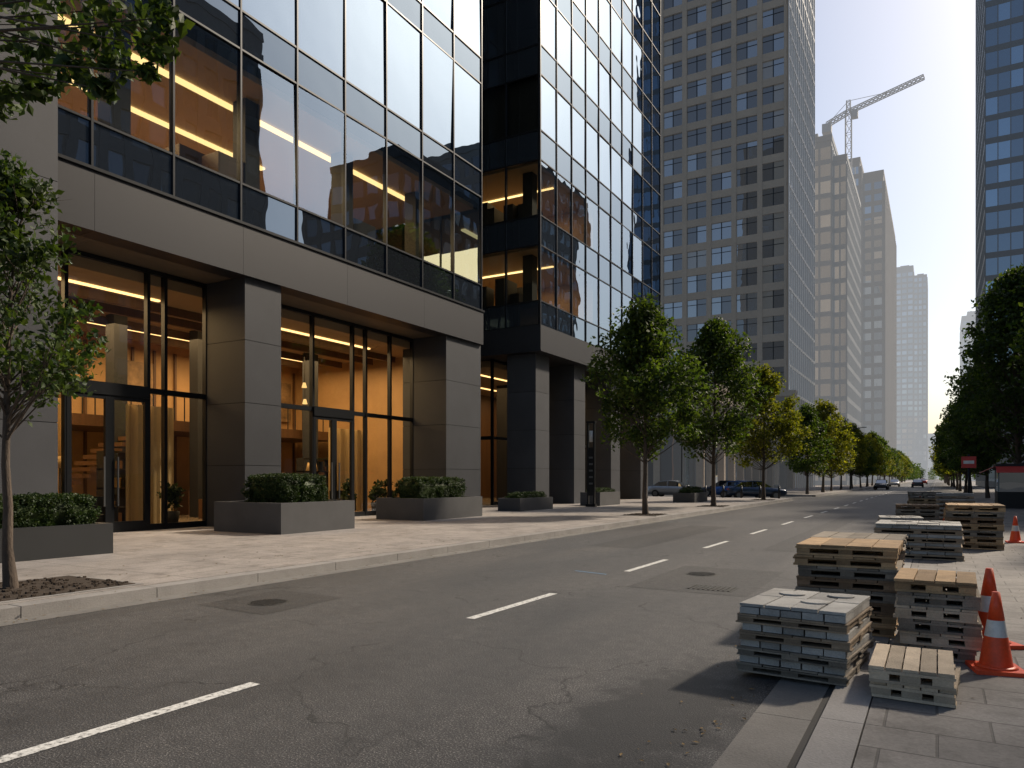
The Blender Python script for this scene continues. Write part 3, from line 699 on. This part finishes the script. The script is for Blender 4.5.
tN=tree_mesh('young_street_tree',31,5.75,2.75,1.35,75,80,.115,.075,'leafn',(.22,.42),lean=(.1,.1))
inst(tN,'young_street_tree',(-11.15,5.45,.15),.4)
def wpt(px,py,zc):
    r=(px-512)/740.; return (zc*(-.498+.867*r),zc*(.867+.498*r),1.7+(478-py)/740*zc)
TP=Vector((-10.75,1.9,.15)); ex=[]
rr=random.Random(4)
for (px,py,zc,r) in ((-20,20,8,.6),(20,25,7.8,.5),(60,5,7.6,.5),(100,10,7.4,.42),(135,25,7.3,.32),(160,48,7.3,.2),(95,45,7.5,.3),(55,50,7.6,.36),(25,70,7.8,.34),(5,100,8,.24),(118,66,7.4,.18),(75,78,7.5,.22),(-30,60,8.2,.6),(40,90,7.7,.18),(168,18,7.2,.2),(80,-20,7.4,.5),(140,-15,7.3,.45),(10,-20,7.6,.6),(104,90,7.4,.12),(148,72,7.3,.1)):
    c=Vector(wpt(px,py,zc))-TP; ex.append((tuple(c),r,(rr.uniform(-.1,.2)+.5,rr.uniform(-.1,.1)+.5,5.2+rr.uniform(-.3,1.0))))
tO=tree_mesh('overhanging_street_tree',32,8.5,4.4,2.2,60,75,.14,.15,'leafn',(.35,.6),extra=ex)
inst(tO,'overhanging_street_tree',TP)
def pit(x,y,w,l):
    mb=MB(['soil','kerb','iron']); mb.box(-w/2,w/2,-l/2,l/2,-.05,.02,'soil')
    for a,b,c,d in ((-w/2-.08,-w/2,-l/2-.08,l/2+.08),(w/2,w/2+.08,-l/2-.08,l/2+.08),(-w/2,w/2,-l/2-.08,-l/2),(-w/2,w/2,l/2,l/2+.08)): mb.box(a,b,c,d,-.05,.012,'kerb')
    r=random.Random(3)
    for k in range(260):
        a,b=r.uniform(-w/2,w/2),r.uniform(-l/2,l/2); s=r.uniform(.015,.045); mb.box(a,a+s,b,b+s*1.3,.015,.02+s*.6,'soil')
    mb.obj('tree_pit',loc=(x,y,.152))
pit(-10.95,5.4,1.7,2.4); pit(-10.6,29.7,1.4,1.6); pit(-10.6,40.6,1.4,1.6); pit(-10.6,54,1.4,1.6)
# ------------------------------------------------------------------ planters + hedges
def planter(x0,x1,y0,y1,h,hh,mat='planter',seed=1,inset=.35,leafs=5200):
    mb=MB([mat,'soil','hedge']); t=.16; z0=.15
    mb.box(x0,x1,y0,y0+t,z0,z0+h,mat); mb.box(x0,x1,y1-t,y1,z0,z0+h,mat); mb.box(x0,x0+t,y0+t,y1-t,z0,z0+h,mat); mb.box(x1-t,x1,y0+t,y1-t,z0,z0+h,mat)
    mb.box(x0+t,x1-t,y0+t,y1-t,z0,z0+h-.07,'soil')
    a0,a1,b0,b1=x0+inset,x1-inset,y0+inset,y1-inset; zb=z0+h-.08; zt=z0+h+hh
    rings=[]
    for k in range(8):
        f=k/7; z=zb+(zt-.12-zb)*f; s=.16+ (0.28*max(0,(f-.6)/.4)**2.2)+.06*(1-f)
        rings.append([(a0+s,b0+s,z),(a1-s,b0+s,z),(a1-s,b1-s,z),(a0+s,b1-s,z)])
    mb.loft(rings,'hedge',smooth=False)
    rng=np.random.default_rng(seed); C=[];R=[]
    n=max(60,int(((a1-a0)*(b1-b0)+2*(a1-a0+b1-b0)*hh)*40))
    for _ in range(n):
        f=rng.random(); 
        if rng.random()<.5:
            u=rng.uniform(a0+.12,a1-.12); v=rng.uniform(b0+.12,b1-.12); e=min(u-a0,a1-u,v-b0,b1-v); z=zt-.10-.14*max(0,1-e/.35)**2
        else:
            z=zb+(zt-.2-zb)*f; s=.10+.16*max(0,(f-.6)/.4)**2
            if rng.random()<(a1-a0)/((a1-a0)+(b1-b0)): u=rng.uniform(a0+.1,a1-.1); v=(b0+s) if rng.random()<.6 else (b1-s)
            else: v=rng.uniform(b0+.1,b1-.1); u=(a1-s) if rng.random()<.6 else (a0+s)
        C.append((u,v,z)); R.append(rng.uniform(.08,.13))
    add_leaves(mb,leafquads(C,R,max(12,int(leafs/n)),.052,rng,1),'hedge')
    mb.obj('hedge_planter')
planter(-18.3,-15.55,14.4,17.35,.86,.82,seed=1,leafs=32000,inset=.5)
planter(-18.3,-16.1,21.6,25.6,.80,.8,seed=2,leafs=26000,inset=.4)
planter(-15.9,-14.75,6.6,9.15,.62,.62,'planter2',seed=3,leafs=22000,inset=.1)
planter(-18.0,-16.8,30.0,33.4,.6,.3,seed=4,leafs=8000,inset=.15)
planter(-17.4,-16.2,38.0,41.0,.75,.25,seed=5,leafs=7000,inset=.15)
planter(-14.6,-13.2,46,49,.6,.4,seed=6,leafs=7000,inset=.15)
mb=MB(['mull','mullb','conew','strip'])
mb.box(-.28,.28,-.12,.12,0,.15,'mull'); mb.box(-.22,-.14,-.07,.07,.15,4.5,'mull'); mb.box(.14,.22,-.07,.07,.15,4.5,'mull'); mb.box(-.14,.14,-.05,.05,.6,3.2,'mull')
mb.cyl(0,0,3.5,4.1,.12,.12,'conew',12); mb.box(-.26,.26,-.12,.12,4.5,4.62,'mull')
for i in range(5): mb.box(-.11,.11,-.06,-.05,1.2+i*.35,1.3+i*.35,'mullb')
mb.obj('information_totem',loc=(-16.2,36.8,.15))
# ------------------------------------------------------------------ pallets
def pallet(mb,w,d,z,h,mat,T,r):
    bt=h*.20; nb=r.choice([4,5,5]); g=.010
    bw=(w-g*(nb-1))/nb
    J=lambda s: r.uniform(-s,s)
    for i in range(nb):
        x=-w/2+i*(bw+g); mb.box(x,x+bw,-d/2+J(.014),d/2+J(.014),z+h-bt+.001,z+h+J(.003),mat,T)
    for y in (-d/2,-.06,d/2-.12): mb.box(-w/2+J(.014),w/2+J(.014),y,y+.12,z+h-1.9*bt,z+h-bt-.001,mat,T)
    for y in (-d/2+.004,-.055,d/2-.116):
        for x in (-w/2+.004,-.07,w/2-.14): mb.box(x,x+.135,y,y+.11,z+bt,z+h-1.9*bt-.001,mat,T)
    for x in (-w/2+.012,-.05,w/2-.112): mb.box(x,x+.10,-d/2+.12,d/2-.12,z+bt*1.1,z+h-2.1*bt,mat,T)
    for y in (-d/2,-.06,d/2-.12): mb.box(-w/2+J(.012),w/2+J(.012),y+.002,y+.118,z+.001,z+bt-.001,mat,T)
def slabs(mb,w,d,z,h,nx,ny,mat,T,r):
    for i in range(nx):
        for j in range(ny):
            x0=-w/2+w*i/nx; y0=-d/2+d*j/ny; q=r.uniform(0,.006)
            mb.box(x0+.005+q,x0+w/nx-.004,y0+.005,y0+d/ny-.004+q*.5,z+.001,z+h-r.uniform(0,.006),mat,T)
def stack(name,x,y,w,d,n,h,mat,rz=0,z0=.045,seed=1,jit=.02,cols=1,mats=None,load=None,top=None):
    r=random.Random(seed); ms=mats or [mat]; used=set(ms)|{mat}
    if load: used.add('block')
    mb=MB(sorted(used))
    for c in range(cols):
        for i in range(n if isinstance(n,int) else n[c]):
            T=Matrix.Translation((r.uniform(-jit,jit),c*(d+.04)-(cols-1)*(d+.04)/2+r.uniform(-jit,jit),0))@Matrix.Rotation(r.uniform(-.03,.03)*jit/.02,4,'Z')
            if load:
                pallet(mb,w,d,i*h,h*(1-load),r.choice(ms),T,r); slabs(mb,w*.97,d*.97,i*h+h*(1-load)+.003,h*load-.005,5,3,'block',T,r)
            else: pallet(mb,w,d,i*(h+.001),h,r.choice(ms),T,r)
    if load:
        zt=n*h
        T=Matrix.Identity(4); slabs(mb,w*.98,d*.98,zt,.03,4,2,'block',T,r)
        for a,b in ((-.2,.2),(.12,-.15),(.25,.3)): mb.cyl(a*w,b*d,zt+.03,zt+.042,w*.13,w*.12,'block',20)
    o=mb.obj(name,loc=(x,y,z0)); o.rotation_euler=(0,0,rz); return o
stack('paver_pallet_stack',-1.0,6.95,.88,1.05,4,.140,'wgrey',-.10,seed=1,load=.45,mats=['wgrey','wold'])
stack('wooden_pallet_stack',-.155,6.62,.56,.86,2,.118,'wlight',-.03,seed=2)
stack('wooden_pallet_stack',.0,8.25,.66,.95,6,.118,'wtan',-.02,seed=3,mats=['wtan','wlight','wold'],jit=.028)
stack('wooden_pallet_stack',-.86,9.75,1.0,1.1,8,.115,'wtan',0,seed=4,cols=2,mats=['wtan','wbrown','wold'],jit=.028)
stack('paver_pallet_stack',-.35,18.0,1.6,1.6,4,.17,'wgrey',0,seed=5,load=.4)
stack('wooden_pallet_stack',.75,21.0,1.15,1.5,7,.145,'wbrown',0,seed=6,mats=['wbrown','wtan','wold'])
stack('paver_pallet_stack',-.9,23.5,1.1,1.2,3,.18,'wgrey',0.1,seed=7,load=.4)
stack('wooden_pallet_stack',.9,26.5,1.3,1.4,6,.145,'wtan',-.1,seed=8,mats=['wold','wtan'])
stack('wooden_pallet_stack',-.6,29.5,1.3,1.4,5,.145,'wold',.05,seed=9,mats=['wold','wbrown'])
stack('paver_pallet_stack',.6,34,1.3,1.4,6,.17,'wgrey',0,seed=10,load=.4)
stack('wooden_pallet_stack',-.5,39,1.3,1.4,7,.145,'wtan',.08,seed=12,mats=['wold','wtan'])
stack('wooden_pallet_stack',-.6,46,1.3,1.4,6,.145,'wbrown',0,seed=13)
# ------------------------------------------------------------------ traffic cones
def cone_mesh():
    mb=MB(['cone','conew','rubber'])
    mb.box(-.19,.19,-.19,.19,0,.035,'cone'); 
    H=.68; 
    def R(z): return .135-(.135-.028)*(z/H)
    secs=[(0.035,.30,'cone'),(.30,.44,'conew'),(.44,.68,'cone')]
    n=24
    for a,b,m in secs:
        ra,rb=R(a),R(b)
        rings=[[(r*math.cos(2*math.pi*k/n),r*math.sin(2*math.pi*k/n),z) for k in range(n)] for z,r in ((a,ra),(b,rb))]
        mb.loft(rings,m,cap=(b>.67))
    rings=[[(r*math.cos(2*math.pi*k/n),r*math.sin(2*math.pi*k/n),z) for k in range(n)] for z,r in ((.036,.165),(.05,.14),(.055,.13))]; mb.loft(rings,'cone')
    return mb.mesh('traffic_cone')
cm=cone_mesh()
inst(cm,'traffic_cone',(.44,7.6,.041),.2); inst(cm,'traffic_cone',(.45,8.75,.041),.5,1.12); inst(cm,'traffic_cone',(1.74,22.9,.041),.1)
inst(cm,'traffic_cone',(-.9,52,.041)); inst(cm,'traffic_cone',(.3,31.8,.041))
# ------------------------------------------------------------------ sign and kiosk on the right
M['red']=simple('red_paint',(.5,.03,.02),.5,.1)
mb=MB(['mull','red','conew']); mb.cyl(0,0,0,2.7,.05,.04,'mull',10); mb.box(-.28,.28,-.05,.05,2.1,2.6,'red'); mb.box(-.2,.2,-.06,-.05,2.28,2.42,'conew'); mb.obj('red_street_sign',loc=(1.2,38,.04))
mb=MB(['mull','mullb','red','win1','band']); 
mb.box(-1.3,1.3,-1.2,1.2,0,.9,'band'); mb.box(-1.25,1.25,-1.15,1.15,.9,2.1,'win1'); mb.box(-1.4,1.4,-1.3,1.3,2.1,2.45,'band')
for sx in (-1.3,1.22):
    for sy in (-1.2,1.12): mb.box(sx,sx+.08,sy,sy+.08,.9,2.1,'mullb')
mb.face([(-1.4,-1.3,2.3),(1.4,-1.3,2.3),(1.4,-2.1,1.95),(-1.4,-2.1,1.95)],'red'); mb.face([(-1.4,-1.3,2.3),(-1.4,1.3,2.3),(-2.1,1.3,1.95),(-2.1,-1.3,1.95)],'red')
mb.obj('street_kiosk',loc=(4.2,50,.04))
def lamp(x,y,s):
    mb=MB(['mull','conew']); mb.tube([(0,0,0),(0,0,7.5),(s*.5,0,8.2),(s*1.6,0,8.4)],[.09,.06,.05,.04],'mull',8); mb.box(min(s*1.4,s*2.0),max(s*1.4,s*2.0),-.12,.12,8.33,8.42,'mull'); mb.cyl(0,0,0,.5,.14,.11,'mull',10)
    mb.obj('street_lamp',loc=(x,y,.15 if x<-5 else .04))
lamp(-10.2,110,1)
mb=MB(['mull','mullb']); mb.cyl(0,0,0,.9,.08,.08,'mull',12); mb.cyl(0,0,.9,.95,.09,.05,'mullb',12); bm=mb.mesh('bollard')
for i in range(6): inst(bm,'bollard',(-10.4-i*1.4,58.8,.15))
# ------------------------------------------------------------------ cars
def car(name,loc,rz,c,seed=0):
    key='carp_'+name+str(seed); M[key]=simple('car_paint_%d'%seed,c,.25,.05,bump=0,spec=.7,metal=.3)
    M.setdefault('carg',glass('car_glass',.3,opaque=(.01,.012,.015),wave=0)); M.setdefault('tail',simple('tail_light',(.35,.01,.01),.3,bump=0))
    mb=MB([key,'carg','rubber','mullb','tail','conew'])
    st=[(-2.25,.70,.45,.78),(-2.15,.84,.30,.95),(-1.6,.90,.26,1.0),(-.6,.92,.25,.98),(.6,.92,.25,.96),(1.4,.90,.26,.90),(2.05,.84,.30,.78),(2.25,.66,.42,.66)]
    rings=[]
    for x,w,a,b in st:
        m=(a+b)/2; rings.append([(x,-w*.92,a),(x,-w,m-.05),(x,-w*.97,m+.12),(x,-w*.86,b),(x,w*.86,b),(x,w*.97,m+.12),(x,w,m-.05),(x,w*.92,a)])
    mb.loft(rings,key)
    gh=[(-1.75,.74,.97,1.02),(-1.15,.68,.97,1.38),(-.3,.66,.96,1.45),(.35,.66,.95,1.42),(1.15,.76,.90,.96)]
    mb.loft([[(x,-w*1.08,a),(x,-w*.9,b),(x,w*.9,b),(x,w*1.08,a)] for x,w,a,b in gh],'carg',smooth=False)
    mb.loft([[(x,-w*.92,b-.02),(x,-w*.88,b+.03),(x,w*.88,b+.03),(x,w*.92,b-.02)] for x,w,a,b in gh[1:4]],key,smooth=False)
    for px in (-.35,): 
        for s in (-1,1): mb.box(px-.04,px+.04,s*.70-.04,s*.70+.04,.95,1.40,key)
    for x in (-1.4,1.4):
        for s in (-1,1):
            T=Matrix.Translation((x,s*.80,.33))@Matrix.Rotation(math.pi/2,4,'X'); mb.cyl(0,0,-.13,.13,.33,.33,'rubber',20,T); mb.cyl(0,0,-.14,.14,.2,.2,'mullb',12,T)
    for s in (-1,1):
        mb.box(-2.26,-2.16,s*.62-.16,s*.62+.16,.72,.86,'tail'); mb.box(2.12,2.24,s*.58-.14,s*.58+.14,.58,.68,'conew')
    o=mb.obj(name,loc=loc); o.rotation_euler=(0,0,rz)
car('parked_car',(-14.2,64,.004),0,(.02,.09,.30),1); car('parked_car',(-20.3,64.2,.004),0,(.35,.36,.37),2); car('parked_car',(-17,69,.004),math.pi,(.03,.03,.035),3)
car('parked_car',(-12.6,61.4,.004),.3,(.03,.05,.09),4); car('moving_car',(-7.3,165,.004),-math.pi/2,(.4,.4,.4),5); car('moving_car',(-3,150,.004),math.pi/2,(.05,.05,.06),6)
car('moving_car',(-7.0,120,.004),-math.pi/2,(.03,.03,.035),7); car('moving_car',(-3.2,230,.004),math.pi/2,(.3,.03,.02),8)
# ------------------------------------------------------------------ light
AZ=30; EL=38   # azimuth measured from +Y towards +X
W=bpy.data.worlds.new('World'); S.world=W; W.use_nodes=True; nt=W.node_tree; bg=nt.nodes['Background']
sky=nt.nodes.new('ShaderNodeTexSky'); sky.sky_type='NISHITA'; sky.sun_disc=False; sky.sun_elevation=math.radians(EL); sky.sun_rotation=math.radians(AZ)
sky.dust_density=2.4; sky.air_density=1.0; sky.ozone_density=1.0; sky.altitude=0
nt.links.new(sky.outputs[0],bg.inputs[0]); bg.inputs[1].default_value=.13
sl=bpy.data.lights.new('sun','SUN'); sl.energy=5.0; sl.angle=math.radians(4); sl.color=(1,.86,.69)
so=bpy.data.objects.new('sun',sl); COL.objects.link(so)
a=math.radians(AZ); e=math.radians(EL); d=Vector((math.sin(a)*math.cos(e),math.cos(a)*math.cos(e),math.sin(e)))
so.rotation_euler=d.to_track_quat('Z','Y').to_euler(); so.location=d*300
# ------------------------------------------------------------------ camera
cam=bpy.data.cameras.new('camera'); co=bpy.data.objects.new('camera',cam); COL.objects.link(co); S.camera=co
cam.sensor_width=36; cam.lens=26.02; cam.shift_y=94/1024; cam.clip_end=6000; cam.clip_start=.05
co.location=(0,0,1.7); co.rotation_euler=(math.radians(90),0,math.radians(29.87))
